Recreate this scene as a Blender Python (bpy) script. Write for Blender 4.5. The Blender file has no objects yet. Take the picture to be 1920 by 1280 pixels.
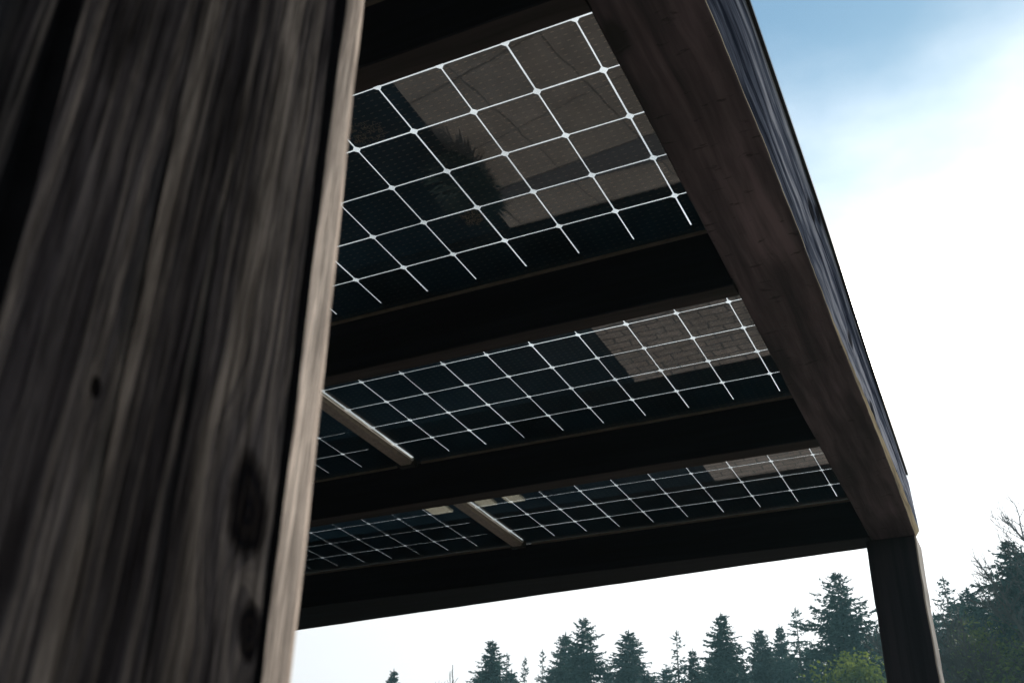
import bpy, math, random
import numpy as np
from mathutils import Vector, Matrix

# ------------------------------------------------------------------ camera, sky, sun, exposure
S = 0.157                      # one solar cell pitch in metres; the roof was measured in cells
def W(x, y, z):                # roof units (z = 0 at the glass) -> metres (z = 0 on the ground)
    return Vector((x * S, y * S, (z + 20.0) * S))
scn = bpy.context.scene
COL = scn.collection
cam_d = bpy.data.cameras.new('camera'); cam = bpy.data.objects.new('camera', cam_d); COL.objects.link(cam)
scn.camera = cam
Rr, Rd, Rf = (0.8978, 0.4395, 0.0267), (-0.1994, 0.4598, -0.8653), (-0.3926, 0.7716, 0.5005)
m = Matrix(((Rr[0], -Rd[0], -Rf[0]), (Rr[1], -Rd[1], -Rf[1]), (Rr[2], -Rd[2], -Rf[2])))
m = m.to_quaternion().to_matrix().to_4x4(); m.translation = W(3.7649, -8.8972, -10.3681); cam.matrix_world = m
cam_d.sensor_width = 36; cam_d.lens = 36 * 1973.24 / 1920; cam_d.clip_start = 0.02; cam_d.clip_end = 5000
cam_d.dof.use_dof = True; cam_d.dof.focus_distance = 3.4; cam_d.dof.aperture_fstop = 11.5

SUN_EL, SUN_AZ = math.radians(29.0), math.radians(6.5)      # azimuth from +Y towards +X
world = bpy.data.worlds.new('World'); scn.world = world; world.use_nodes = True
nt = world.node_tree; nt.nodes.clear(); N = nt.nodes.new; L = nt.links.new
out = N('ShaderNodeOutputWorld'); bg = N('ShaderNodeBackground'); sky = N('ShaderNodeTexSky')
sky.sky_type = 'NISHITA'; sky.sun_disc = False; sky.sun_elevation = SUN_EL; sky.sun_rotation = SUN_AZ
sky.air_density = 1.0; sky.dust_density = 0.2; sky.ozone_density = 0.6
tc = N('ShaderNodeTexCoord'); sep = N('ShaderNodeSeparateXYZ'); L(tc.outputs['Generated'], sep.inputs[0])
mp = N('ShaderNodeMapping'); mp.inputs['Scale'].default_value = (1.0, 1.0, 2.2); mp.inputs['Location'].default_value = (0.35, 0.1, 0.0); L(tc.outputs['Generated'], mp.inputs[0])
n1 = N('ShaderNodeTexNoise'); n1.inputs['Scale'].default_value = 2.6; n1.inputs['Detail'].default_value = 7; n1.inputs['Roughness'].default_value = 0.5; L(mp.outputs[0], n1.inputs['Vector'])
def mth(op, a, b=None, c=None, clamp=False, tree=nt):
    n = tree.nodes.new('ShaderNodeMath'); n.operation = op; n.use_clamp = clamp
    for i, v in enumerate((a, b, c)):
        if v is None: continue
        if isinstance(v, (int, float)): n.inputs[i].default_value = v
        else: tree.links.new(v, n.inputs[i])
    return n.outputs[0]
# cloud bank low in the sky, blue above it; wispy edge from the noise
lift = mth('SUBTRACT', 0.655, sep.outputs[2])
lift = mth('ADD', lift, mth('MULTIPLY', sep.outputs[0], 0.12))
cov = mth('ADD', mth('MULTIPLY', lift, 5.5), mth('MULTIPLY', mth('SUBTRACT', n1.outputs[0], 0.5), 3.2))
cov = mth('ADD', cov, mth('MULTIPLY', mth('MAXIMUM', mth('SUBTRACT', -0.115, sep.outputs[0]), 0.0), 13.0))
cov = mth('ADD', cov, -0.16)
ss = N('ShaderNodeMapRange'); ss.interpolation_type = 'SMOOTHSTEP'; L(cov, ss.inputs[0]); ss.inputs[1].default_value = -0.8; ss.inputs[2].default_value = 1.5
# thin clouds scatter the sun: brightest towards it
sd = Vector((math.sin(SUN_AZ) * math.cos(SUN_EL), math.cos(SUN_AZ) * math.cos(SUN_EL), math.sin(SUN_EL)))
dp = N('ShaderNodeVectorMath'); dp.operation = 'DOT_PRODUCT'; L(tc.outputs['Generated'], dp.inputs[0]); dp.inputs[1].default_value = sd
glow = mth('POWER', mth('MAXIMUM', dp.outputs['Value'], 0.0), 5.0)
CLOUD_LO, CLOUD_HI = 7.0, 9.0
cb = mth('ADD', CLOUD_LO, mth('MULTIPLY', glow, CLOUD_HI))
cc = N('ShaderNodeVectorMath'); cc.operation = 'SCALE'; cc.inputs[0].default_value = (0.98, 1.0, 1.02); L(cb, cc.inputs['Scale'])
mx = N('ShaderNodeMix'); mx.data_type = 'RGBA'; L(ss.outputs[0], mx.inputs[0]); tint = N('ShaderNodeVectorMath'); tint.operation = 'MULTIPLY'; L(sky.outputs[0], tint.inputs[0]); tint.inputs[1].default_value = (1.16, 1.46, 1.36); L(tint.outputs[0], mx.inputs[6]); L(cc.outputs[0], mx.inputs[7])
L(mx.outputs[2], bg.inputs[0]); bg.inputs[1].default_value = 0.08; L(bg.outputs[0], out.inputs[0])
sun_d = bpy.data.lights.new('sun', 'SUN'); sun = bpy.data.objects.new('sun', sun_d); COL.objects.link(sun)
sun_d.energy = 4.0; sun_d.angle = math.radians(0.5); sun_d.color = (1.0, 0.93, 0.82)
sun.rotation_euler = sd.to_track_quat('Z', 'Y').to_euler(); sun.location = (5, 20, 15)
scn.view_settings.view_transform = 'Standard'; scn.view_settings.look = 'None'
scn.view_settings.exposure = 0.5; scn.view_settings.gamma = 1.0; scn.view_settings.use_curve_mapping = False
scn.render.engine = 'CYCLES'
scn.cycles.max_bounces = 10; scn.cycles.transparent_max_bounces = 24; scn.cycles.glossy_bounces = 4

# ------------------------------------------------------------------ helpers
rnd = random.Random(7)
def tag(o, label=None, cat=None, group=None, kind=None):
    if label: o['label'] = label
    if cat: o['category'] = cat
    if group: o['group'] = group
    if kind: o['kind'] = kind
    return o
def empty(name, loc=(0, 0, 0)):
    o = bpy.data.objects.new(name, None); COL.objects.link(o); o.location = loc; o.empty_display_size = 0.1
    return o
class MB:
    def __init__(s): s.v = []; s.f = []; s.mi = []
    def quad(s, pts, mi=0):
        b = len(s.v); s.v += [tuple(p) for p in pts]; s.f.append(tuple(range(b, b + len(pts)))); s.mi.append(mi)
    def box(s, a, b, mi=0):
        x0, y0, z0 = a; x1, y1, z1 = b
        k = len(s.v)
        s.v += [(x0, y0, z0), (x1, y0, z0), (x1, y1, z0), (x0, y1, z0), (x0, y0, z1), (x1, y0, z1), (x1, y1, z1), (x0, y1, z1)]
        for f in ((0, 3, 2, 1), (4, 5, 6, 7), (0, 1, 5, 4), (1, 2, 6, 5), (2, 3, 7, 6), (3, 0, 4, 7)):
            s.f.append(tuple(k + i for i in f)); s.mi.append(mi)
    def loft(s, rings, mis=None, close=True, cap=True):
        n = len(rings[0]); b = len(s.v)
        for r in rings: s.v += [tuple(p) for p in r]
        for i in range(len(rings) - 1):
            for j in range(n if close else n - 1):
                k = (j + 1) % n
                s.f.append((b + i * n + j, b + i * n + k, b + (i + 1) * n + k, b + (i + 1) * n + j)); s.mi.append(mis[j] if mis else 0)
        if cap:
            s.f.append(tuple(b + j for j in range(n))[::-1]); s.mi.append(0)
            s.f.append(tuple(b + (len(rings) - 1) * n + j for j in range(n))); s.mi.append(0)
    def build(s, name, mats, parent=None, origin=None, smooth=False, bevel=0.0):
        me = bpy.data.meshes.new(name)
        o = origin or Vector((0, 0, 0))
        me.from_pydata([(p[0] - o[0], p[1] - o[1], p[2] - o[2]) for p in s.v], [], s.f)
        if not isinstance(mats, (list, tuple)): mats = [mats]
        for mt in mats: me.materials.append(mt)
        me.polygons.foreach_set('material_index', s.mi)
        if smooth: me.polygons.foreach_set('use_smooth', [True] * len(me.polygons))
        me.update()
        ob = bpy.data.objects.new(name, me); COL.objects.link(ob)
        if parent is not None: ob.parent = parent
        elif origin is not None: ob.location = origin
        if bevel:
            bm = ob.modifiers.new('bevel', 'BEVEL'); bm.width = bevel; bm.segments = 2; bm.limit_method = 'ANGLE'
        return ob

# ------------------------------------------------------------------ materials
def mat(name):
    mt = bpy.data.materials.new(name); mt.use_nodes = True; t = mt.node_tree; t.nodes.clear()
    o = t.nodes.new('ShaderNodeOutputMaterial'); b = t.nodes.new('ShaderNodeBsdfPrincipled'); t.links.new(b.outputs[0], o.inputs[0])
    return mt, t, b
def ramp(t, fac, stops):
    r = t.nodes.new('ShaderNodeValToRGB'); t.links.new(fac, r.inputs[0])
    while len(r.color_ramp.elements) < len(stops): r.color_ramp.elements.new(0.5)
    for e, (p, c) in zip(r.color_ramp.elements, stops):
        e.position = p; e.color = (c[0], c[1], c[2], 1) if isinstance(c, (tuple, list)) else (c, c, c, 1)
    return r.outputs[0]
def noise(t, vec, scale, detail=5, rough=0.55, dist=0.0, loc=(0, 0, 0)):
    mpn = t.nodes.new('ShaderNodeMapping'); mpn.inputs['Scale'].default_value = scale if isinstance(scale, tuple) else (scale,) * 3
    mpn.inputs['Location'].default_value = loc; t.links.new(vec, mpn.inputs[0])
    n = t.nodes.new('ShaderNodeTexNoise'); n.inputs['Scale'].default_value = 1; n.inputs['Detail'].default_value = detail
    n.inputs['Roughness'].default_value = rough; n.inputs['Distortion'].default_value = dist; t.links.new(mpn.outputs[0], n.inputs['Vector'])
    return n.outputs[0]
def mixc(t, fac, a, b, typ='MIX'):
    n = t.nodes.new('ShaderNodeMix'); n.data_type = 'RGBA'; n.blend_type = typ
    for i, v in ((0, fac), (6, a), (7, b)):
        if hasattr(v, 'links') or hasattr(v, 'is_output'): t.links.new(v, n.inputs[i])
        elif isinstance(v, (tuple, list)): n.inputs[i].default_value = (*v, 1)
        else: n.inputs[i].default_value = v
    return n.outputs[2]
def bump(t, b, h, strength, dist=0.01):
    n = t.nodes.new('ShaderNodeBump'); n.inputs['Strength'].default_value = strength; n.inputs['Distance'].default_value = dist
    t.links.new(h, n.inputs['Height']); t.links.new(n.outputs[0], b.inputs['Normal'])
KNOTS = [(-6.68, -9.31, .095, .165), (-6.60, -9.62, .05, .09), (-7.30, -9.2, .018, .03)]
def wood(name, dark, mid, light, axis='Y', rough=0.6, bs=0.5, bd=0.004, knots=True, fine=70.0, spec=0.5, knot_col=(0.006, 0.005, 0.006)):
    mt, t, b = mat(name); tc_ = t.nodes.new('ShaderNodeTexCoord'); vec = tc_.outputs['Object']
    def sc(a, c):   # a along the grain, c across
        return {'X': (a, c, c), 'Y': (c, a, c), 'Z': (c, c, a)}[axis]
    warp = t.nodes.new('ShaderNodeVectorMath'); warp.operation = 'ADD'
    wn = t.nodes.new('ShaderNodeTexNoise'); wn.inputs['Scale'].default_value = 1; wn.inputs['Detail'].default_value = 2
    wm = t.nodes.new('ShaderNodeMapping'); wm.inputs['Scale'].default_value = sc(2.2, 7); t.links.new(vec, wm.inputs[0]); t.links.new(wm.outputs[0], wn.inputs['Vector'])
    wv = t.nodes.new('ShaderNodeVectorMath'); wv.operation = 'MULTIPLY_ADD'; t.links.new(wn.outputs['Color'], wv.inputs[0])
    wa = 0.006 if name.startswith(('near', 'post')) else 0.05
    wv.inputs[1].default_value = (wa,) * 3; wv.inputs[2].default_value = (-wa / 2,) * 3
    t.links.new(vec, warp.inputs[0]); t.links.new(wv.outputs[0], warp.inputs[1]); v2 = warp.outputs[0]
    kd = []
    if name == 'near_post_grain':   # two knots; the grain bends round them
        s3 = t.nodes.new('ShaderNodeSeparateXYZ'); t.links.new(vec, s3.inputs[0]); yy_ = s3.outputs[1]; rag = noise(t, vec, (60, 60, 25), 3, 0.6)
        off = None
        for (ky, kz, ry, rz) in KNOTS:
            cy, cz = (ky + 7) * S, (kz + 20) * S
            dy = mth('SUBTRACT', yy_, cy, tree=t); dz = mth('SUBTRACT', s3.outputs[2], cz, tree=t)
            skew = mth('ADD', dy, mth('MULTIPLY', dz, 0.12, tree=t), tree=t)
            d = mth('SQRT', mth('ADD', mth('POWER', mth('DIVIDE', skew, ry * S, tree=t), 2.0, tree=t), mth('POWER', mth('DIVIDE', dz, rz * S, tree=t), 2.0, tree=t), tree=t), tree=t)
            d = mth('ADD', d, mth('MULTIPLY', mth('SUBTRACT', rag, 0.5, tree=t), 1.0, tree=t), tree=t); kd.append(d)
            f = t.nodes.new('ShaderNodeMapRange'); f.interpolation_type = 'SMOOTHSTEP'; t.links.new(d, f.inputs[0]); f.inputs[1].default_value = 1.0; f.inputs[2].default_value = 3.2; f.inputs[3].default_value = 0.65; f.inputs[4].default_value = 0
            o2 = mth('MULTIPLY', dy, f.outputs[0], tree=t); off = o2 if off is None else mth('ADD', off, o2, tree=t)
        cb_ = t.nodes.new('ShaderNodeCombineXYZ'); t.links.new(off, cb_.inputs[1]); sb_ = t.nodes.new('ShaderNodeVectorMath'); sb_.operation = 'SUBTRACT'; t.links.new(v2, sb_.inputs[0]); t.links.new(cb_.outputs[0], sb_.inputs[1]); v2 = sb_.outputs[0]
    g1 = noise(t, v2, sc(1.6, fine), 6, 0.6); g2 = noise(t, v2, sc(0.7, fine * 0.28), 3, 0.5, loc=(3, 1, 7)); g3 = noise(t, vec, sc(1.2, 3.5), 3, 0.5, loc=(9, 4, 2))
    g = mth('ADD', mth('MULTIPLY', g1, 0.5, tree=t), mth('ADD', mth('MULTIPLY', g2, 0.35, tree=t), mth('MULTIPLY', g3, 0.15, tree=t), tree=t), tree=t)
    c = ramp(t, g, [(0.42, dark), (0.5, mid), (0.585, light)])
    h = g
    for d in kd:
        f = t.nodes.new('ShaderNodeMapRange'); f.interpolation_type = 'SMOOTHSTEP'; t.links.new(d, f.inputs[0]); f.inputs[1].default_value = 0.75; f.inputs[2].default_value = 1.15; f.inputs[3].default_value = 1; f.inputs[4].default_value = 0
        rg = mth('MULTIPLY', mth('ADD', mth('SINE', mth('MULTIPLY', d, 16.0, tree=t), tree=t), 1.0, tree=t), 0.5, tree=t)
        c = mixc(t, mth('MULTIPLY', f.outputs[0], 0.96, tree=t), c, mixc(t, rg, (0.002, 0.002, 0.003), (0.007, 0.006, 0.006))); h = mth('SUBTRACT', h, mth('MULTIPLY', f.outputs[0], 0.25, tree=t), tree=t)
    if name.startswith('near_post'):   # weathered patches, darker and paler along the grain
        bl = noise(t, vec, sc(4.5, 16), 4, 0.6, 0.5, (1, 8, 3))
        c = mixc(t, 1.0, c, ramp(t, bl, [(0.36, 0.55), (0.5, 0.95), (0.66, 1.45)]), 'MULTIPLY')
        pores = noise(t, vec, sc(16, 420), 4, 0.65, 0.0, (4, 4, 4)); c = mixc(t, 1.0, c, ramp(t, pores, [(0.40, 0.45), (0.6, 1.3)]), 'MULTIPLY'); h = mth('ADD', h, mth('MULTIPLY', pores, 0.35, tree=t), tree=t)
    if knots:
        vo = t.nodes.new('ShaderNodeTexVoronoi'); vo.inputs['Scale'].default_value = 1
        vm = t.nodes.new('ShaderNodeMapping'); vm.inputs['Scale'].default_value = sc(2.4, 5.2); t.links.new(v2, vm.inputs[0]); t.links.new(vm.outputs[0], vo.inputs['Vector'])
        kf = t.nodes.new('ShaderNodeMapRange'); kf.interpolation_type = 'SMOOTHSTEP'; t.links.new(vo.outputs['Distance'], kf.inputs[0])
        kf.inputs[1].default_value = 0.10; kf.inputs[2].default_value = 0.17; kf.inputs[3].default_value = 1; kf.inputs[4].default_value = 0
        c = mixc(t, mth('MULTIPLY', kf.outputs[0], 0.85, tree=t), c, knot_col)
        rings = mth('SINE', mth('MULTIPLY', vo.outputs['Distance'], 46.0, tree=t), tree=t)
        near = t.nodes.new('ShaderNodeMapRange'); t.links.new(vo.outputs['Distance'], near.inputs[0]); near.inputs[1].default_value = 0.1; near.inputs[2].default_value = 0.5; near.inputs[3].default_value = 0.35; near.inputs[4].default_value = 0
        h = mth('ADD', g, mth('MULTIPLY', mth('MULTIPLY', rings, 0.35, tree=t), near.outputs[0], tree=t), tree=t)
        h = mth('SUBTRACT', h, mth('MULTIPLY', kf.outputs[0], 0.15, tree=t), tree=t)
    if name == 'beam_timber':   # short dark saw and branch marks across the grain
        mk = noise(t, vec, (16.0, 38.0, 20.0), 5, 0.65, 0.3, (2, 5, 1)); k2 = t.nodes.new('ShaderNodeMapRange'); k2.interpolation_type = 'SMOOTHSTEP'; t.links.new(mk, k2.inputs[0]); k2.inputs[1].default_value = 0.585; k2.inputs[2].default_value = 0.68
        pt = ramp(t, noise(t, vec, (3.0, 2.2, 3.0), 3, 0.5), [(0.35, 0.6), (0.65, 1.3)])
        c = mixc(t, mth('MULTIPLY', k2.outputs[0], 0.75, tree=t), mixc(t, 1.0, c, pt, 'MULTIPLY'), knot_col)
        h = mth('SUBTRACT', h, mth('MULTIPLY', k2.outputs[0], 0.3, tree=t), tree=t)
    t.links.new(c, b.inputs['Base Color']); b.inputs['Roughness'].default_value = rough; b.inputs['Specular IOR Level'].default_value = spec
    bump(t, b, h, bs, bd)
    return mt
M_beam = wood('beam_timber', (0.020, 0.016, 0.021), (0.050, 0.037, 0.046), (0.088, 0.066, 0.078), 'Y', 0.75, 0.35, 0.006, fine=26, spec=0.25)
M_face = wood('weathered_face_sheen', (0.015, 0.018, 0.030), (0.095, 0.105, 0.145), (0.36, 0.36, 0.42), 'Y', 0.9, 1.0, 0.012, fine=42, spec=0.0)  # weathered wood, with the blue-white sheen of the sky put into its colour
M_edge_lit = wood('sunlit_edge', (0.25, 0.19, 0.12), (0.55, 0.43, 0.28), (0.7, 0.58, 0.4), 'Y', 0.7, 0.5, 0.006, knots=False, fine=60, spec=0.3)  # pale tan paints sunlight onto the beam's lower edge
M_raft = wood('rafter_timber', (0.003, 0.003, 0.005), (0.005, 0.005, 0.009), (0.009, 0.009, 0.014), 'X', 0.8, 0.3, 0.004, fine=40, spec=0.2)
M_raft_u = wood('rafter_underside_lit', (0.010, 0.008, 0.009), (0.017, 0.014, 0.015), (0.026, 0.021, 0.022), 'X', 0.8, 0.3, 0.004, fine=40, spec=0.2)  # paler copy of the rafter timber: light from the ground put into colour
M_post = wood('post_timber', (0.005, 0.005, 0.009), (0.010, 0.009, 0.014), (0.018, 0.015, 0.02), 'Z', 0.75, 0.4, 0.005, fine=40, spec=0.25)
M_postl = wood('post_weathered_lit', (0.08, 0.065, 0.055), (0.16, 0.13, 0.105), (0.26, 0.21, 0.17), 'Z', 0.7, 0.6, 0.006, fine=40, spec=0.4)  # far paler than the post timber: its lit right side is painted in
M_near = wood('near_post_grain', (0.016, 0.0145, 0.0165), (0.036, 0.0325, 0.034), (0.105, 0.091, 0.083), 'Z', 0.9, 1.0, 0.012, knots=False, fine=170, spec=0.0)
M_neard = wood('near_post_front_shade', (0.003, 0.003, 0.005), (0.009, 0.009, 0.011), (0.04, 0.035, 0.032), 'Z', 0.8, 0.8, 0.01, knots=False, fine=60, spec=0.05)  # darker copy of the post wood, shade on the front painted in
M_nedge = wood('near_post_edge_lit', (0.02, 0.018, 0.017), (0.13, 0.108, 0.095), (0.46, 0.38, 0.33), 'Z', 0.85, 0.8, 0.01, knots=False, fine=70, spec=0.02)  # bright copy of the post wood, sun on the rounded corner painted in
def plain(name, col, rough, metal=0.0, nz=None, spec=0.5):
    mt, t, b = mat(name); b.inputs['Roughness'].default_value = rough; b.inputs['Metallic'].default_value = metal; b.inputs['Specular IOR Level'].default_value = spec
    tc_ = t.nodes.new('ShaderNodeTexCoord'); n = noise(t, tc_.outputs['Object'], nz or 30.0, 5, 0.6)
    c = ramp(t, n, [(0.3, tuple(x * 0.72 for x in col)), (0.7, tuple(min(1, x * 1.25) for x in col))]); t.links.new(c, b.inputs['Base Color'])
    bump(t, b, n, 0.15, 0.002)
    return mt
M_crack = plain('crack_wood', (0.006, 0.006, 0.007), 0.9, nz=60.0, spec=0.0)  # near-black colour on the crack walls
M_trim = plain('trim_metal', (0.02, 0.021, 0.025), 0.45, 0.6)
M_bar = plain('glazing_bar', (0.10, 0.085, 0.072), 0.5, 0.2)
M_alu = plain('aluminium', (0.24, 0.215, 0.20), 0.5, 0.5, (120.0, 60.0, 120.0))
M_alub = plain('aluminium_lip', (0.85, 0.85, 0.85), 0.3, 0.6, (90.0, 12.0, 90.0))
M_cap = plain('black_plastic', (0.012, 0.012, 0.013), 0.6)
M_band = plain('black_print', (0.004, 0.005, 0.007), 0.5)
M_stain = plain('dried_dirt', (0.16, 0.13, 0.10), 0.8)

# solar cell: blue-black, faint contacts
M_cell, t, b = mat('solar_cell')
tc_ = t.nodes.new('ShaderNodeTexCoord'); sp = t.nodes.new('ShaderNodeSeparateXYZ'); t.links.new(tc_.outputs['Object'], sp.inputs[0])
def tri(o, per, wid, off=0.0):   # 1 inside a narrow stripe repeated every per metres
    f = mth('FRACT', mth('ADD', mth('DIVIDE', o, per, tree=t), off, tree=t), tree=t)
    return mth('LESS_THAN', mth('ABSOLUTE', mth('SUBTRACT', f, 0.5, tree=t), tree=t), wid, tree=t)
padx = tri(sp.outputs[0], S / 7, 0.17); pady = tri(sp.outputs[1], S / 9, 0.07)
bus = pady
pad = mth('MULTIPLY', padx, pady, tree=t)
nn = noise(t, tc_.outputs['Object'], (9.0, 9.0, 9.0), 3, 0.6)
base = ramp(t, nn, [(0.3, (0.001, 0.012, 0.024)), (0.7, (0.004, 0.022, 0.042))])
fl = t.nodes.new('ShaderNodeVectorMath'); fl.operation = 'FLOOR'; fs = t.nodes.new('ShaderNodeVectorMath'); fs.operation = 'SCALE'; fs.inputs['Scale'].default_value = 1 / S; t.links.new(tc_.outputs['Object'], fs.inputs[0]); t.links.new(fs.outputs[0], fl.inputs[0]); wn_ = t.nodes.new('ShaderNodeTexWhiteNoise'); t.links.new(fl.outputs[0], wn_.inputs[0]); base = mixc(t, 1.0, base, ramp(t, wn_.outputs[0], [(0.0, 0.6), (1.0, 1.5)]), 'MULTIPLY')
c1 = mixc(t, mth('MULTIPLY', bus, 0.18, tree=t), base, (0.03, 0.035, 0.045)); c2 = mixc(t, mth('MULTIPLY', pad, 0.55, tree=t), c1, (0.20, 0.165, 0.14))
t.links.new(c2, b.inputs['Base Color']); b.inputs['Roughness'].default_value = 0.4; b.inputs['Specular IOR Level'].default_value = 0.3

# thin clear glass: Fresnel mix of clear transmission and mirror
def glass(name, tint=(0.905, 0.92, 0.925), rough=0.0):
    mt = bpy.data.materials.new(name); mt.use_nodes = True; t = mt.node_tree; t.nodes.clear()
    o = t.nodes.new('ShaderNodeOutputMaterial'); mxs = t.nodes.new('ShaderNodeMixShader'); tr = t.nodes.new('ShaderNodeBsdfTransparent'); gl = t.nodes.new('ShaderNodeBsdfGlossy')
    fr = t.nodes.new('ShaderNodeFresnel'); ge = t.nodes.new('ShaderNodeNewGeometry')
    ior = mth('ADD', 1.5, mth('MULTIPLY', ge.outputs['Backfacing'], -0.8333, tree=t), tree=t); t.links.new(ior, fr.inputs['IOR'])
    tg = t.nodes.new('ShaderNodeTexCoord'); dn = noise(t, tg.outputs['Object'], (1.8, 1.8, 1.8), 5, 0.6); t.links.new(ramp(t, dn, [(0.3, tuple(0.86 * x for x in tint)), (0.62, tuple(min(1, 1.03 * x) for x in tint))]), tr.inputs[0]); gl.inputs['Roughness'].default_value = rough; gl.inputs[0].default_value = (1, 1, 1, 1)
    t.links.new(fr.outputs[0], mxs.inputs[0]); t.links.new(tr.outputs[0], mxs.inputs[1]); t.links.new(gl.outputs[0], mxs.inputs[2]); t.links.new(mxs.outputs[0], o.inputs[0])
    return mt
M_glass = glass('module_glass')

# ground surfaces
def paving(name, bw, bh, mortar, c_a, c_b, c_m, rot=0.0, ms=0.1, offs_=0.5):
    mt, t, b = mat(name); tc_ = t.nodes.new('ShaderNodeTexCoord'); mpn = t.nodes.new('ShaderNodeMapping'); mpn.inputs['Rotation'].default_value = (0, 0, rot); t.links.new(tc_.outputs['Object'], mpn.inputs[0])
    wn = t.nodes.new('ShaderNodeTexNoise'); wn.inputs['Scale'].default_value = 5.0; t.links.new(tc_.outputs['Object'], wn.inputs['Vector'])
    wv = t.nodes.new('ShaderNodeVectorMath'); wv.operation = 'MULTIPLY_ADD'; t.links.new(wn.outputs['Color'], wv.inputs[0]); wv.inputs[1].default_value = (0.06, 0.06, 0); t.links.new(mpn.outputs[0], wv.inputs[2])
    br = t.nodes.new('ShaderNodeTexBrick'); t.links.new(wv.outputs[0], br.inputs['Vector']); br.inputs['Scale'].default_value = 1; br.offset = offs_
    br.inputs['Brick Width'].default_value = bw; br.inputs['Row Height'].default_value = bh; br.inputs['Mortar Size'].default_value = mortar; br.inputs['Mortar Smooth'].default_value = ms
    br.inputs['Color1'].default_value = (*c_a, 1); br.inputs['Color2'].default_value = (*c_b, 1); br.inputs['Mortar'].default_value = (*c_m, 1)
    n = noise(t, tc_.outputs['Object'], 6.0, 6, 0.65); v = ramp(t, n, [(0.3, 0.75), (0.7, 1.15)])
    t.links.new(mixc(t, 1.0, br.outputs['Color'], v, 'MULTIPLY'), b.inputs['Base Color']); b.inputs['Roughness'].default_value = 0.85
    h = mth('ADD', mth('MULTIPLY', br.outputs['Fac'], -1.0, tree=t), mth('MULTIPLY', n, 0.3, tree=t), tree=t); bump(t, b, h, 0.5, 0.005)
    return mt
M_slab = paving('large_slabs', 0.62, 0.60, 0.006, (0.33, 0.275, 0.235), (0.30, 0.25, 0.21), (0.12, 0.10, 0.085), 0.2, offs_=0.0)
M_sett = paving('stone_setts', 0.24, 0.10, 0.009, (0.24, 0.19, 0.16), (0.18, 0.145, 0.122), (0.035, 0.03, 0.027), 0.04)
M_ground_shade = plain('ground_shade', (0.004, 0.009, 0.014), 0.95, nz=8.0, spec=0.0)  # near-black colour stands in for shade on the ground
M_grass = plain('meadow', (0.045, 0.065, 0.025), 0.95, nz=2.0, spec=0.1)
M_pale = plain('reflection_pale', (0.42, 0.38, 0.27), 0.8)  # pale colour for the added bright patches in the reflections

# ------------------------------------------------------------------ the setting
def sheet(name, x0, y0, x1, y1, z, mt, units=True):
    k = S if units else 1.0
    g = MB(); g.quad([(x0 * k, y0 * k, z), (x1 * k, y0 * k, z), (x1 * k, y1 * k, z), (x0 * k, y1 * k, z)])
    return tag(g.build(name, mt), kind='structure')
sheet('ground', -900, -900, 900, 900, -0.012, M_grass, False)
sheet('shaded_ground', -75, -60, -15.3, 78, -0.006, M_ground_shade)  # dark sheet laid where the ground left of the paving is in shade
sheet('patio', -15.3, -60, 14, 33, 0.0, M_slab)
sheet('path', -15.3, 33, 14, 66, 0.0, M_sett)
g = MB(); g.quad([W(-15.3, 25.2, -20) + Vector((0, 0, .004)), W(2, 23.6, -20) + Vector((0, 0, .004)), W(2, 26.6, -20) + Vector((0, 0, .004)), W(-12, 26.0, -20) + Vector((0, 0, .004)), W(-15.3, 25.8, -20) + Vector((0, 0, .004))])
M_strip_shade = plain('strip_shade', (0.09, 0.085, 0.09), 0.9, nz=60.0); tag(g.build('shadow_strip', M_strip_shade), kind='structure')  # dark strip that paints a shadow band across the slabs
for nm_, (xa, xb, ya, yb), lab in (('reflection_patch', (-38.0, -36.2, 57.5, 60.2), 'leftmost added pale patch mirrored in the farthest left panel'), ('reflection_patch', (-33.7, -32.2, 57.5, 60.1), 'middle added pale patch mirrored just right of the shorter metal rail'), ('reflection_patch', (-31.2, -29.8, 57.5, 60.2), 'right added pale patch mirrored at the top edge of the farthest right panel'), ('reflection_patch', (-15.9, -15.35, 21.9, 22.5), 'single small added pale patch mirrored in the nearest panel')):  # added pale blocks that stand in for bright spots mirrored in the panels
    g = MB(); c_ = W((xa + xb) / 2, (ya + yb) / 2, -20); g.box(W(xa, ya, -20) - Vector((0, 0, .004)), W(xb, yb, -20) + Vector((0, 0, .03)))
    o = g.build(nm_, M_pale, None, c_, bevel=.004); tag(o, lab, 'pale patch', 'pale patches added for bright spots in the reflections')

# ------------------------------------------------------------------ pergola timbers
def jit(y, a, k=1.7, ph=0.0):
    return a * (math.sin(y * k + ph) * 0.5 + math.sin(y * k * 2.7 + ph * 2) * 0.3 + math.sin(y * k * 6.1 + ph) * 0.2)
def interp(x, tab):
    for (a, va), (b_, vb) in zip(tab, tab[1:]):
        if x <= b_: return va + (vb - va) * (x - a) / (b_ - a)
    return tab[-1][1]
bm = empty('roof_beam', W(1.2, 5, -1.05)); tag(bm, 'heavy dark outer timber beam running from top centre to the far post, knotty weathered outer face', 'beam')
XI = [(-8, .66), (-.9, .595), (3.7, .54), (9.5, .45), (18.5, .425)]
XO = [(-8, 1.86), (-.6, 1.83), (1.9, 1.818), (4.3, 1.782), (7.75, 1.70), (11.5, 1.655), (14.1, 1.612), (18.5, 1.50)]
XT = [(-8, 2.12), (1.07, 2.03), (6.3, 1.925), (12, 1.755), (18.5, 1.585)]
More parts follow.
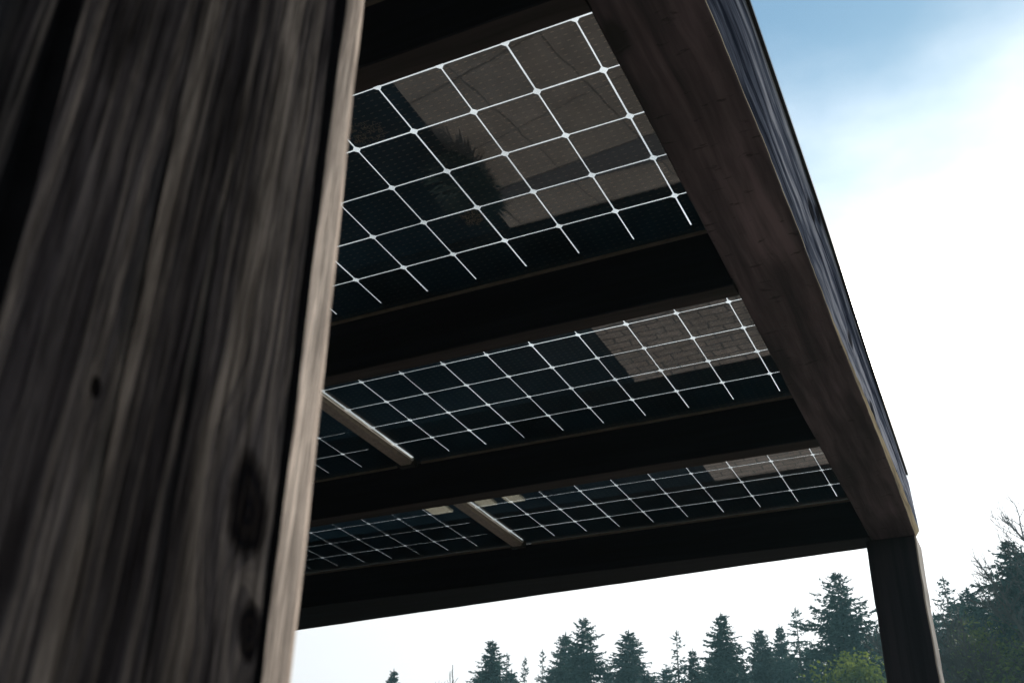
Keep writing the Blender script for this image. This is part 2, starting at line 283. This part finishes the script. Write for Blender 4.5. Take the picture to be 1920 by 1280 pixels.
def beam_sec(y):
    xi = interp(y, XI) + jit(y, .004); xo = interp(y, XO) + jit(y, .006, 3.1, 1); xt = interp(y, XT) - .035
    ch = max(0.004, (y - 5) / 13.4 * 0.105 + jit(y, .008, 3.3, 2)); zb = -1.05
    zt = 0.44
    xo2 = xo + ch; zc = zb + ch * 0.35
    if y < 5: xo2 = xo + .004
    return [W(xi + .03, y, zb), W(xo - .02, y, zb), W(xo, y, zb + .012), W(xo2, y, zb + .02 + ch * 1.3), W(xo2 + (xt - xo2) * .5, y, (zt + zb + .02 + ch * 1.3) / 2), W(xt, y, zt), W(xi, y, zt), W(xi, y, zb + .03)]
ys = list(np.linspace(-7.9, 18.42, 150))
g = MB(); g.loft([beam_sec(y) for y in ys], mis=[0, 0, 2, 1, 1, 0, 0, 0]); g.build('beam_body', [M_beam, M_face, M_edge_lit], bm, bm.location)
g = MB()
for ya, yb in zip(ys[:-1:6], ys[6::6] + [17.98]):
    pass
yy = [-7.9] + [v for v in np.linspace(-6, 17.0, 24)] + [17.95]
def trim_sec(y):
    xt = interp(y, XT); return [W(xt - .12, y, .444), W(xt - .01, y, .444), W(xt + .002, y, .425), W(xt + .016, y, .425), W(xt + .016, y, .50), W(xt - .5, y, .50), W(xt - .5, y, .444)]
g.loft([trim_sec(y) for y in yy]); g.build('metal_flashing', M_trim, bm, bm.location)

def rafter(y0, depth_w, label, x0=-20.0, slant=0.0, zb=(-1.07, -1.07), under=None):
    xr = interp(y0, XI) + .02
    r = empty('rafter', W((x0 + xr) / 2, y0 + depth_w / 2, -1.07)); tag(r, label, 'rafter', 'rafters under the glass roof')
    g = MB(); rings = []
    for i in range(41):
        x = x0 + (xr - x0) * i / 40; dj = jit(x, .012, 1.1, y0); yb = y0 + depth_w + slant * (xr - x)
        z = zb[0] + (zb[1] - zb[0]) * i / 40 + dj * .6
        rings.append([W(x, y0, z + .02), W(x, y0 + .02, z), W(x, yb - .02, z), W(x, yb, z + .02), W(x, yb, -.03), W(x, y0, -.03)])
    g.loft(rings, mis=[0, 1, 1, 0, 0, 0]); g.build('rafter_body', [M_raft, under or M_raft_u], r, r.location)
    for xa, xb in ((-19.9, -9.72), (-9.02, xr - .02)):
        g = MB(); g.box(W(xa, y0 - .055, -.055), W(xb, y0 - .004, -.012)); g.build('glazing_strip', M_bar, r, r.location)
    return r
rafter(-7.76, .36, 'dark rafter nearest the viewer, only its end by the near post')
rafter(-1.34, .38, 'black rafter along the top of the photo above the first glass panel', zb=(-1.10, -1.10))
rafter(5.09, .36, 'black rafter between the first and second rows of glass panels', zb=(-1.19, -1.15))
rafter(11.53, .44, 'black rafter between the second and third rows of glass panels', zb=(-1.07, -1.07))
rafter(17.93, .80, 'thick black end rafter framing the open sky above the trees', slant=.074, zb=(-1.10, -1.07), under=M_raft)

lb = empty('roof_beam', W(-20.6, 5, -1.05)); tag(lb, 'dark timber beam on the far left side of the roof behind the near post', 'beam')
g = MB(); g.box(W(-21.2, -7.9, -1.05), W(-20.02, 18.75, .42)); g.build('beam_body', M_beam, lb, lb.location, bevel=.004)

# far corner post
def post(name, x0, x1, y0, y1, label, mats, mis, ztop=-1.06, n=60, amp=.018):
    p = empty(name, W((x0 + x1) / 2, (y0 + y1) / 2, -20)); tag(p, label, 'post')
    g = MB(); rings = []
    for i in range(n + 1):
        z = -20 + (ztop + 20) * i / n; a = jit(z, amp, 1.3, x0); c = jit(z, amp, 1.9, x1 + 2); cb = .03
        rings.append([W(x0 + a + cb, y0, z), W(x1 + c - cb, y0, z), W(x1 + c, y0 + cb, z), W(x1 + c, y1 - cb, z), W(x1 + c - cb, y1, z), W(x0 + a + cb, y1, z), W(x0 + a, y1 - cb, z), W(x0 + a, y0 + cb, z)])
    g.loft(rings, mis=mis); g.build('post_body', mats, p, p.location)
    return p
fp = post('corner_post', .30, 1.50, 18.22, 19.35, 'dark far corner post with a weathered right edge coloured as lit, conifers behind', [M_post, M_postl], [0, 1, 1, 1, 0, 0, 0, 0])
post('corner_post', -21.2, -20.0, 17.6, 18.7, 'dark post at the far left roof corner hidden behind the near post', [M_post], None)
post('corner_post', -21.2, -20.0, -7.7, -6.5, 'dark post at the near left roof corner behind the near post', [M_post], None)

# near post, with its cracks, knots and a corner coloured as sunlit
npst = empty('corner_post', W(1.2, -7.0, -20)); tag(npst, 'blurred weathered grey brown post filling the left foreground with knots and long cracks', 'post')
YN0, YN1, XN = -7.86, -6.44, 1.81
cracks = [(-7.72, .036, .05), (-7.30, .004, .008), (-7.05, .003, .006), (-6.625, .024, .02)]
def lean(z): return (-7 - max(z, -10.5)) * .032
def near_sec(z):
    pts = []; mi = []
    def add(x, y, m_=0): pts.append(W(x, y + lean(z), z)); mi.append(m_)
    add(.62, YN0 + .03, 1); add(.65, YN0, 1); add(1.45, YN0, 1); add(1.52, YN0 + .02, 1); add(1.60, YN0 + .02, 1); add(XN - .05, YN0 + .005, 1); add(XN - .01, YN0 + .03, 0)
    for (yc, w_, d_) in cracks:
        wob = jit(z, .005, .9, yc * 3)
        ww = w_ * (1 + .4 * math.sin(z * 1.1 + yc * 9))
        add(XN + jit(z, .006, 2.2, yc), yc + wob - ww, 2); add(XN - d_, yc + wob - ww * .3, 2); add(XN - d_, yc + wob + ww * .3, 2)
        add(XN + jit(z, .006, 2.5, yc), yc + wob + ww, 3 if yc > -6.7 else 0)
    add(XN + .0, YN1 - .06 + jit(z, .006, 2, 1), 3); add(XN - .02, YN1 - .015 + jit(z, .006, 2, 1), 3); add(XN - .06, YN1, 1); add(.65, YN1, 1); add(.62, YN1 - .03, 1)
    return pts, mi
g = MB(); rings = []
for i in range(161):
    z = -20 + (18.94) * i / 160; pts, mi = near_sec(z); rings.append(pts)
g.loft(rings, mis=mi); g.build('post_body', [M_near, M_neard, M_crack, M_nedge], npst, npst.location)

# ------------------------------------------------------------------ solar modules
def module(xr, y0, y1, rows, label, gap=.0145, name='solar_panel'):
    """xr = right edge of ten cells; rows = y of the gap lines."""
    r = empty(name, W(xr - 5, (y0 + y1) / 2, 0)); tag(r, label, 'solar panel', 'glass solar panels of the roof')
    o = r.location
    x0, x1 = xr - 10.05, xr + .05; e = S
    g = MB(); g.box(W(x0 - .18, y0, 0), W(x1 + .1, y1, 0) + Vector((0, 0, .0028))); g.build('lower_glass', M_glass, r, o)
    g = MB(); g.box(W(x0 - .18, y0, 0) + Vector((0, 0, .0052)), W(x1 + .1, y1, 0) + Vector((0, 0, .008))); g.build('upper_glass', M_glass, r, o)
    g = MB(); chf = .052
    ye = [y0 + .02] + rows + [y1 - .02]
    for i in range(10):
        xa, xb = xr - i - 1 + gap, xr - i - gap
        for ya, yb in zip(ye[:-1], ye[1:]):
            c0 = chf if ya != ye[0] else 0; c1 = chf if yb != ye[-1] else 0
            a, b_ = ya + (gap if c0 else 0), yb - (gap if c1 else 0)
            P = []
            P += [(xa + chf, a), (xb - chf, a), (xb, a + chf), (xb, b_ - chf), (xb - chf, b_), (xa + chf, b_), (xa, b_ - chf), (xa, a + chf)]
            jx, jy = rnd.uniform(-.003, .003), rnd.uniform(-.003, .003)
            g.quad([W(px + jx, py + jy, 0) + Vector((0, 0, .0038)) for px, py in P][::-1])
    g.build('cell_grid', M_cell, r, o)
    g = MB()
    zb = Vector((0, 0, .0043)); zt = Vector((0, 0, .0049))
    g.box(W(x0 - .18, rows[-1] + .857, 0) + zb, W(x1 + .1, y1 - .01, 0) + zt)
    g.build('edge_band', M_band, r, o); g = MB()
    g.box(W(x0 - .18, y0 + .01, 0) + zb, W(x1 + .1, rows[0] - .857, 0) + zt)
    g.build('edge_band', M_band, r, o)
    return r
bays = [(-7.42, -1.30, [-6.41 + k for k in range(5)]), (-1.16, 5.22, [0, 1.003, 2.007, 3.010, 4.014]), (5.26, 11.68, [6.403, 7.407, 8.410, 9.413, 10.417]), (11.72, 18.10, [12.793, 13.797, 14.80, 15.803, 16.807])]
offs = [.1, 0, -.099, -.1745]
lab_r = ['glass solar panel of the nearest bay, above the top edge of the photo', 'largest and nearest glass solar panel, mirroring sunlit brown slabs', 'middle glass solar panel right of the metal rail, mirroring stone paving', 'farthest glass solar panel right of the metal rail, above the open sky']
lab_l = ['glass solar panel of the nearest bay on the left side', 'near glass solar panel on the left side, behind the blurred post', 'middle glass solar panel left of the metal rail beside the blurred post', 'farthest and dimmest glass solar panel, left of the short metal rail']
mods = []
for (y0, y1, rows), ox, a, b_, gp in zip(bays, offs, lab_r, lab_l, (.0110, .0112, .0098, .0088)):
    mods.append(module(1.0 + ox, y0, y1, rows, a, gp))
    mods.append(module(-9.51 + ox, y0, y1, rows, b_, gp * .6))
# black margin at the inner edge of the left panels
for k, ((y0, y1, rows), ox) in enumerate(zip(bays, offs)):
    p = mods[2 * k + 1]
    g = MB(); g.box(W(-9.51 + ox - .27, y0 + .3, 0) + Vector((0, 0, .0045)), W(-9.51 + ox + .12, y1 - .5, 0) + Vector((0, 0, .0051))); g.build('edge_band', M_band, p, p.location)
# aluminium rails between the panels
for k, ((y0, y1, rows), ox, lab) in enumerate(zip(bays, offs, ['pale metal rail of the nearest bay behind the near post', 'pale metal rail behind the near post beside the largest panel', 'long bright metal rail beside the blurred post between middle panels', 'shorter bright metal rail between the two farthest panels'])):
    xr_ = -9.0 + ox; ya, yb = rows[0] - .9, rows[-1] + .87
    r = empty('panel_rail', W(xr_ - .2, (ya + yb) / 2, -.1)); tag(r, lab, 'rail', 'metal rails between glass panels')
    g = MB(); rings = []
    prof = [(0, -.006), (-.0, -.05), (-.03, -.062), (-.045, -.10), (-.075, -.14), (-.34, -.14), (-.37, -.10), (-.37, -.006)]
    for i in range(21):
        y = ya + (yb - ya) * i / 20; rings.append([W(xr_ + px + jit(y, .003, 2.2), y, pz) for px, pz in prof])
    g.loft(rings, mis=[1, 1, 0, 0, 0, 0, 0, 0]); g.build('rail_body', [M_alu, M_alub], r, r.location)
    g = MB(); g.box(W(xr_ - .42, yb - .02, -.17), W(xr_ + .02, yb + .14, -.008)); g.build('end_cap', M_cap, r, r.location, bevel=.002)

# dried splashes of dirt under the largest panel
def splash(cx, cy, R_, n, lab):
    o = W(cx, cy, 0) - Vector((0, 0, .0006)); g = MB()
    for _ in range(n):
        a = rnd.uniform(0, 6.28); d = R_ * math.sqrt(rnd.random()); x = cx + d * math.cos(a); y = cy + d * math.sin(a) * .8; r = rnd.uniform(.008, .035); m_ = 12; s0 = rnd.uniform(0, 6)
        arc = rnd.uniform(.5, 1.0)
        pr = []
        for k in range(m_):
            th = s0 + arc * 6.28 * k / (m_ - 1); rr = r * (1 + .35 * math.sin(th * 3 + s0)); w_ = .0035 + .004 * rnd.random()
            pr.append((W(x + rr * math.cos(th), y + rr * math.sin(th), 0), W(x + (rr + w_) * math.cos(th), y + (rr + w_) * math.sin(th), 0)))
        for (p, q), (p2, q2) in zip(pr, pr[1:]):
            g.quad([p - Vector((0, 0, .0006)), q - Vector((0, 0, .0006)), q2 - Vector((0, 0, .0006)), p2 - Vector((0, 0, .0006))])
    ob = g.build('dirt_splash', M_stain, None, o); tag(ob, lab, 'dirt', 'dried dirt splashes under the glass')
splash(-3.65, .72, .30, 60, 'dried ring shaped dirt splashes on the nearest panel next to the blurred post')
splash(-3.2, 3.2, .22, 45, 'dried dirt splashes in the middle of the nearest panel')

# ------------------------------------------------------------------ trees
def leafmat(name, a, b_, tr=0.25):
    mt, t, b = mat(name); tc_ = t.nodes.new('ShaderNodeTexCoord'); n = noise(t, tc_.outputs['Object'], 1.3, 4, 0.6); n2 = noise(t, tc_.outputs['Object'], 9.0, 2, 0.5)
    f = mth('ADD', mth('MULTIPLY', n, .6, tree=t), mth('MULTIPLY', n2, .4, tree=t), tree=t)
    c = ramp(t, f, [(0.35, a), (0.65, b_)]); t.links.new(c, b.inputs['Base Color']); b.inputs['Roughness'].default_value = 0.7; b.inputs['Specular IOR Level'].default_value = 0.25
    o = [n_ for n_ in t.nodes if n_.type == 'OUTPUT_MATERIAL'][0]; tl = t.nodes.new('ShaderNodeBsdfTranslucent'); t.links.new(c, tl.inputs[0]); ms = t.nodes.new('ShaderNodeMixShader'); ms.inputs[0].default_value = tr
    t.links.new(b.outputs[0], ms.inputs[1]); t.links.new(tl.outputs[0], ms.inputs[2]); t.links.new(ms.outputs[0], o.inputs[0])
    return mt
M_sp = leafmat('spruce_needles', (0.010, 0.034, 0.032), (0.040, 0.085, 0.070))
M_sp2 = leafmat('grey_green_needles', (0.018, 0.044, 0.042), (0.050, 0.085, 0.074))
M_gr = leafmat('yellow_green_leaves', (0.035, 0.07, 0.015), (0.17, 0.21, 0.04), 0.45)
M_bark = plain('bark', (0.07, 0.06, 0.052), 0.9, nz=12.0)
M_twig = plain('twigs', (0.075, 0.07, 0.068), 0.9, nz=6.0)

def tri_mesh(name, V, F, mt):
    me = bpy.data.meshes.new(name); me.from_pydata(V, [], F); me.materials.append(mt); me.update(); return me
def conifer(seed, H, Rb, mt, dens=1.0, droop=0.35, power=0.85, open_=0.0, bottom=0.3, step=1.0):
    r = random.Random(seed); V = []; F = []
    def card(p, d, L_, w):
        d = d.normalized(); s = d.cross(Vector((r.uniform(-1, 1), r.uniform(-1, 1), r.uniform(-1, 1)))).normalized() * w
        k = len(V); q = p + d * L_ * .5
        V.extend([tuple(p), tuple(q + s), tuple(p + d * L_), tuple(q - s)]); F.append((k, k + 1, k + 2, k + 3))
    z = H * bottom
    while z < H - .15:
        u = (H - z) / (H * (1 - bottom)); rad = Rb * (u ** power) * r.uniform(.72, 1.12)
        nb = int(5 + 3 * min(1, u * 2)) if u < .999 else 5
        a0 = r.uniform(0, 6.28)
        for k in range(nb):
            if r.random() < open_ * .5: continue
            a = a0 + 6.283 * k / nb + r.uniform(-.35, .35); L_ = rad * r.uniform(.55, 1.2) + .12; up = .55 - .9 * min(1, u * 1.6) + r.uniform(-.12, .12)
            steps = max(2, int(L_ / .22)); p = Vector((0, 0, z + r.uniform(-.12, .12)))
            d = Vector((math.cos(a), math.sin(a), up)).normalized(); side = Vector((-math.sin(a), math.cos(a), 0))
            for s in range(steps):
                fr = (s + 1) / steps
                q = p + (d + Vector((0, 0, -droop * math.sin(fr * 2.4) * .8 + (.25 if fr > .8 else 0)))).normalized() * (L_ / steps)
                card(p, q - p, (L_ / steps) * 1.25, .045)
                tw = .55 * (1 - fr * .72) * min(1.0, .35 + L_ * .35)
                nt_ = max(1, int((7.5 if u > .12 else 6.5) * dens * r.uniform(.6, 1.3)))
                for j in range(nt_):
                    sg = 1 if (j + s) % 2 else -1
                    dd = (q - p).normalized() * r.uniform(.3, .9) + side * sg * r.uniform(.3, 1.0) + Vector((0, 0, r.uniform(-.8, .15)))
                    pp = p.lerp(q, r.random()); ll = tw * r.uniform(.5, 1.15) + .08
                    card(pp, dd, ll * .85, .03 + .05 * ll)
                    if ll > .3:
                        for _ in range(2):
                            card(pp + dd.normalized() * ll * r.uniform(.3, .8), dd + Vector((r.uniform(-.8, .8), r.uniform(-.8, .8), r.uniform(-.8, .2))), ll * .5, .035)
                p = q
        z += (.15 + .18 * min(1, u * 2.0)) * (1 + open_) * step
    for k in range(5): card(Vector((0, 0, H - .35 + .05 * k)), Vector((r.uniform(-.12, .12), r.uniform(-.12, .12), 1)), .38, .03)
    cm = tri_mesh('crown', V, F, mt)
    tv = []; tf = []; n = 7; hs = [0, H * .05, H * .3, H * .6, H * .85, H * .99]
    for i, h in enumerate(hs):
        rr = (.26 * (1 - h / H) + .012) * H / 18 * (1.35 if i == 0 else 1)
        for j in range(n): tv.append((rr * math.cos(6.283 * j / n), rr * math.sin(6.283 * j / n), h))
    for i in range(len(hs) - 1):
        for j in range(n): tf.append((i * n + j, i * n + (j + 1) % n, (i + 1) * n + (j + 1) % n, (i + 1) * n + j))
    tm = tri_mesh('trunk', tv, tf, M_bark)
    return cm, tm, H
def bare(seed, H, spread, depth=6, lean=0.0):
    r = random.Random(seed); V = []; F = []; TV = []; TF = []
    def seg(p, q, a, b_, V_, F_):
        d = (q - p).normalized(); x = d.orthogonal().normalized(); y = d.cross(x); k = len(V_)
        for c, rad in ((p, max(a, .011)), (q, max(b_, .008))):
            for j in range(3 if a < .05 else 6):
                th = 6.283 * j / (3 if a < .05 else 6); V_.append(tuple(c + x * rad * math.cos(th) + y * rad * math.sin(th)))
        n = 3 if a < .05 else 6
        for j in range(n): F_.append((k + j, k + (j + 1) % n, k + n + (j + 1) % n, k + n + j))
    def grow(p, d, L_, rad, lv):
        n = 3; q = p
        for i in range(n):
            d = (d + Vector((r.uniform(-1, 1), r.uniform(-1, 1), r.uniform(-.6, .9))) * .16).normalized(); q2 = q + d * L_ / n
            seg(q, q2, rad * (1 - .2 * i / n), rad * (1 - .2 * (i + 1) / n), V, F); q = q2
            if lv < depth and (i > 0 or lv > 1):
                a = Vector((r.uniform(-1, 1), r.uniform(-1, 1), r.uniform(-.2, .8))).normalized(); grow(q, (d + a * spread).normalized(), L_ * r.uniform(.5, .72), rad * .5, lv + 1)
        if lv < depth: grow(q, (d + Vector((r.uniform(-.4, .4), r.uniform(-.4, .4), .2))).normalized(), L_ * .7, rad * .7, lv + 1)
    th = H * .42; prev = Vector((0, 0, 0)); R0_ = .017 * H; top = None
    for i in range(5):
        q = Vector((lean * (i + 1) * .3, 0, th * (i + 1) / 5)); seg(prev, q, R0_ * (1 - i * .1), R0_ * (1 - (i + 1) * .1), TV, TF); prev = q
    for k in range(5):
        a = 6.283 * k / 5 + r.uniform(-.3, .3); grow(Vector((lean * 1.2, 0, th * r.uniform(.75, 1.0))), Vector((math.cos(a) * .5 + lean * .2, math.sin(a) * .5, 1)).normalized(), H * .2, R0_ * .45, 1)
    grow(prev, Vector((0, 0, 1)), H * .22, R0_ * .5, 1)
    zmax = max(v[2] for v in V); k = H / zmax
    V = [(v[0] * k, v[1] * k, v[2] * k) for v in V]; TV = [(v[0] * k, v[1] * k, v[2] * k) for v in TV]
    return tri_mesh('crown', V, F, M_twig), tri_mesh('trunk', TV, TF, M_bark), H
def bushy(seed, H, R_, mt, n=14000):
    r = random.Random(seed); V = []; F = []; cl = []
    for _ in range(42):
        z = H * r.uniform(.25, .97); rad = R_ * math.sin(min(1, (H - z) / (H * .55)) * 1.57) * r.uniform(.3, 1); a = r.uniform(0, 6.28)
        cl.append((Vector((rad * math.cos(a), rad * math.sin(a), z)), r.uniform(.35, .8) * R_ * .42))
    for _ in range(n):
        c, cr = r.choice(cl); d = Vector((r.gauss(0, 1), r.gauss(0, 1), r.gauss(0, 1))).normalized() * cr * r.uniform(.3, 1.25) ; p = c + d
        x = Vector((r.uniform(-1, 1), r.uniform(-1, 1), r.uniform(-1, 1))).normalized(); y = x.orthogonal().normalized(); s_ = r.uniform(.04, .10); k = len(V)
        V.extend([tuple(p - x * s_), tuple(p + y * s_ * .6), tuple(p + x * s_), tuple(p - y * s_ * .6)]); F.append((k, k + 1, k + 2, k + 3))
    TV = []; TF = []
    for i, h in enumerate((0, H * .4, H * .8)):
        for j in range(6): TV.append(((.14 - .05 * i) * math.cos(j * 1.047), (.14 - .05 * i) * math.sin(j * 1.047), h))
    for i in range(2):
        for j in range(6): TF.append((i * 6 + j, i * 6 + (j + 1) % 6, i * 6 + 6 + (j + 1) % 6, i * 6 + 6 + j))
    return tri_mesh('crown', V, F, mt), tri_mesh('trunk', TV, TF, M_bark), H
proto = {
 'dense': conifer(1, 18, 4.4, M_sp, 1.2, .45, .82, step=.55),
 'dense2': conifer(2, 18, 4.6, M_sp2, 1.05, .5, .75, step=.62),
 'open': conifer(3, 18, 4.4, M_sp, .8, .35, .9, .45),
 'big': conifer(4, 18, 5.2, M_sp, 1.1, .3, .74, .08, step=.75),
 'pale': conifer(5, 18, 3.8, M_sp2, .75, .45, .9, .5),
 'bare': bare(11, 17, .75, 5), 'bare2': bare(12, 16, .95, 7, .3),
 'bush': bushy(21, 12, 3.2, M_gr),
}
TREES = [
 ('small_spruce', 'dense', -32.9, 50.8, 15.21, .8, 'small lone conifer tip at the far left of the tree line'),
 ('bare_tree', 'bare', -32.0, 56.0, 16.84, .8, 'bare leafless treetop at the left end of the tree line'),
 ('spruce_tree', 'dense', -26.2, 50.0, 16.15, .85, 'dark pointed conifer just right of the leafless treetop'),
 ('spruce_tree', 'pale', -28.2, 55.8, 16.87, .8, 'thin grey green conifer behind the dark one near the leafless treetop'),
 ('spruce_tree', 'open', -25.5, 52.7, 15.76, .55, 'short narrow conifer tip in the dip left of centre'),
 ('spruce_tree', 'pale', -27.1, 58.5, 17.60, .6, 'pale sparse narrow conifer left of the tall pair'),
 ('spruce_tree', 'dense2', -24.2, 55.4, 17.64, .75, 'conifer leaning close to the left side of the tall pointed one'),
 ('spruce_tree', 'big', -21.3, 51.2, 17.15, .8, 'tall pointed conifer, the tallest left of centre in the tree line'),
 ('spruce_tree', 'dense2', -20.1, 54.9, 17.26, 1.0, 'broad rounded grey green conifer standing alone below the end rafter'),
 ('spruce_tree', 'pale', -18.8, 59.6, 18.29, .9, 'sparse see through conifer with a thin tip right of the broad rounded one'),
 ('spruce_tree', 'dense', -16.2, 54.1, 15.74, .7, 'small dark conifer between the see through one and the dense cone'),
 ('spruce_tree', 'dense', -14.1, 52.6, 17.10, .9, 'dense dark green cone shaped conifer in the middle of the tree line'),
 ('spruce_tree', 'pale', -15.8, 62.5, 17.9, .7, 'grey green conifer half hidden behind the dense cone'),
 ('spruce_tree', 'dense2', -13.2, 57.0, 17.27, .8, 'mid height conifer right of the dense dark cone'),
 ('spruce_tree', 'dense', -13.4, 63.1, 19.06, .6, 'narrow dark conifer with a blunt tip beside the taller open one'),
 ('spruce_tree', 'open', -11.6, 59.4, 18.93, .8, 'open branched conifer left of the tallest conifer'),
 ('spruce_tree', 'big', -7.9, 51.9, 18.28, .92, 'tallest conifer with open upper branches left of the far post'),
 ('spruce_tree', 'open', -7.9, 60.0, 17.5, .9, 'conifer just left of the far post, lower than the tallest one'),
 ('spruce_tree', 'dense2', -7.7, 64.1, 18.36, .8, 'conifer partly hidden behind the far post'),
 ('spruce_tree', 'open', -2.7, 48.5, 16.51, .8, 'conifer immediately right of the far post'),
 ('spruce_tree', 'dense2', -2.0, 52.5, 17.05, 1.0, 'bushy topped conifer second to the right of the far post'),
 ('spruce_tree', 'big', 0.2, 43.6, 16.2, .85, 'dark conifer at the right edge among leafless branches'),
 ('bare_tree', 'bare2', 0.95, 40.6, 17.0, .95, 'tall leafless tree with fine twigs at the right edge of the photo'),
 ('leafy_tree', 'bush', -6.6, 44.1, 12.9, 1.0, 'yellow green leafy tree in front of the tallest conifer'),
 ('leafy_tree', 'bush', -0.7, 38.6, 12.3, .95, 'yellow green leafy tree right of the far post near the photo corner'),
 ('spruce_tree', 'dense', -30.6, 61.3, 17.26, 1.0, 'low background conifer between the grey green one and the narrow tip in the dip'),
 ('spruce_tree', 'dense2', -28.9, 64.3, 18.02, 1.0, 'low background conifer between the pale sparse one and the tall pair'),
 ('spruce_tree', 'dense', -24.9, 63.8, 17.33, 1.0, 'low background conifer between the tall pointed one and the broad rounded one'),
 ('spruce_tree', 'dense2', -21.8, 62.8, 16.76, 1.0, 'low background conifer just right of the broad rounded one'),
 ('spruce_tree', 'dense', -19.2, 67.8, 18.67, 1.0, 'background conifer just left of the dense dark cone'),
 ('spruce_tree', 'dense', -15.8, 70.8, 19.66, 1.0, 'background conifer behind the narrow blunt tipped one'),
 ('spruce_tree', 'dense2', -12.5, 67.4, 18.82, 1.0, 'background conifer between the open branched one and the tallest'),
 ('spruce_tree', 'dense', -10.2, 69.8, 19.47, 1.0, 'background conifer showing through the right side of the tallest one'),
 ('spruce_tree', 'dense2', -8.4, 68.0, 19.56, 1.0, 'background conifer right against the left edge of the far post'),
 ('spruce_tree', 'dense', -4.3, 60.4, 18.17, 1.0, 'background conifer against the right edge of the far post'),
 ('spruce_tree', 'dense2', -2.9, 56.5, 17.70, 1.0, 'background conifer between the first two right of the far post'),
 ('spruce_tree', 'dense', -1.9, 58.6, 17.87, 1.0, 'background conifer between the bushy topped one and the leafless branches'),
 ('spruce_tree', 'open', -0.8, 54.6, 18.4, 1.0, 'open branched conifer left of the leafless twigs at the right edge'),
 ('spruce_tree', 'dense2', 0.7, 48.6, 17.43, 1.0, 'grey green conifer cut by the right edge of the photo'),
 ('spruce_tree', 'dense2', -30.4, 56.9, 16.36, 1.0, 'low background conifer between the leafless treetop and the dark pointed one'),
 ('spruce_tree', 'dense', -22.6, 68.9, 18.53, 1.0, 'low background conifer behind the sparse see through one'),
 ('spruce_tree', 'dense2', -16.1, 62.5, 17.11, 1.0, 'low grey green conifer right behind the dense dark cone'),
 ('spruce_tree', 'dense', -12.6, 61.2, 16.87, 1.0, 'low dark conifer beneath the open branched one'),
 ('spruce_tree', 'dense', 1.6, 42.5, 13.2, 1.0, 'short dark conifer in the bottom right corner of the photo'),
 ('spruce_tree', 'dense2', -0.4, 45.5, 14.3, 1.0, 'mid height conifer under the leafless twigs near the bottom right corner'),
 ('spruce_tree', 'big', 5.5, 46.0, 16.5, 1.0, 'conifer beyond the right edge of the photo'),
]
for i, (nm, kd, x, y, h, wr, lab) in enumerate(TREES):
    cm, tm, H = proto[kd]; e = empty(nm if nm != 'small_spruce' else 'spruce_tree', (x, y, -.012)); k = h / H
    wq = wr * (1.28 if nm == 'spruce_tree' else 1.15); e.scale = (k * wq, k * wq, k); e.rotation_euler = (0, 0, i * 2.399)
    tag(e, lab, 'tree', {'spruce_tree': 'conifers in the tree line', 'small_spruce': 'conifers in the tree line', 'bare_tree': 'leafless trees in the tree line', 'leafy_tree': 'leafy trees in front of the conifers'}[nm])
    for part, me in (('crown', cm), ('trunk', tm)):
        o = bpy.data.objects.new(part, me); COL.objects.link(o); o.parent = e

# spiky low shrub at the edge of the slabs
g = MB(); c_ = W(-15.5, 23.9, -20)
for _ in range(1100):
    a = rnd.uniform(0, 6.283); r0 = rnd.uniform(0, .12); p = c_ + Vector((r0 * math.cos(a) * 1.3, r0 * math.sin(a) * 2.9, 0)); d = Vector((math.cos(a) * rnd.uniform(.2, .8), math.sin(a) * rnd.uniform(.2, .8), 1)).normalized() * rnd.uniform(.06, .20)
    s_ = Vector((-math.sin(a), math.cos(a), 0)) * .010; q = p + d * .6; e_ = p + d + Vector((math.cos(a), math.sin(a), -.3)) * .05
    g.quad([p - s_, p + s_, q + s_, q - s_]); g.quad([q - s_, q + s_, e_])
o = g.build('shrub', M_sp, None, c_); tag(o, 'low spiky shrub at the paving edge, mirrored as a jagged shape in the nearest panel', 'shrub')

# the air: a thin bluish haze that veils the far trees
M_haze = bpy.data.materials.new('haze'); M_haze.use_nodes = True; t = M_haze.node_tree; t.nodes.clear()
o_ = t.nodes.new('ShaderNodeOutputMaterial'); v_ = t.nodes.new('ShaderNodeVolumePrincipled'); t.links.new(v_.outputs[0], o_.inputs['Volume'])
v_.inputs['Color'].default_value = (0.45, 0.86, 1.0, 1); v_.inputs['Density'].default_value = 0.0009; v_.inputs['Anisotropy'].default_value = 0.2
g = MB(); g.box((-110, -30, -1.1), (80, 130, 26)); tag(g.build('haze', M_haze), kind='stuff')
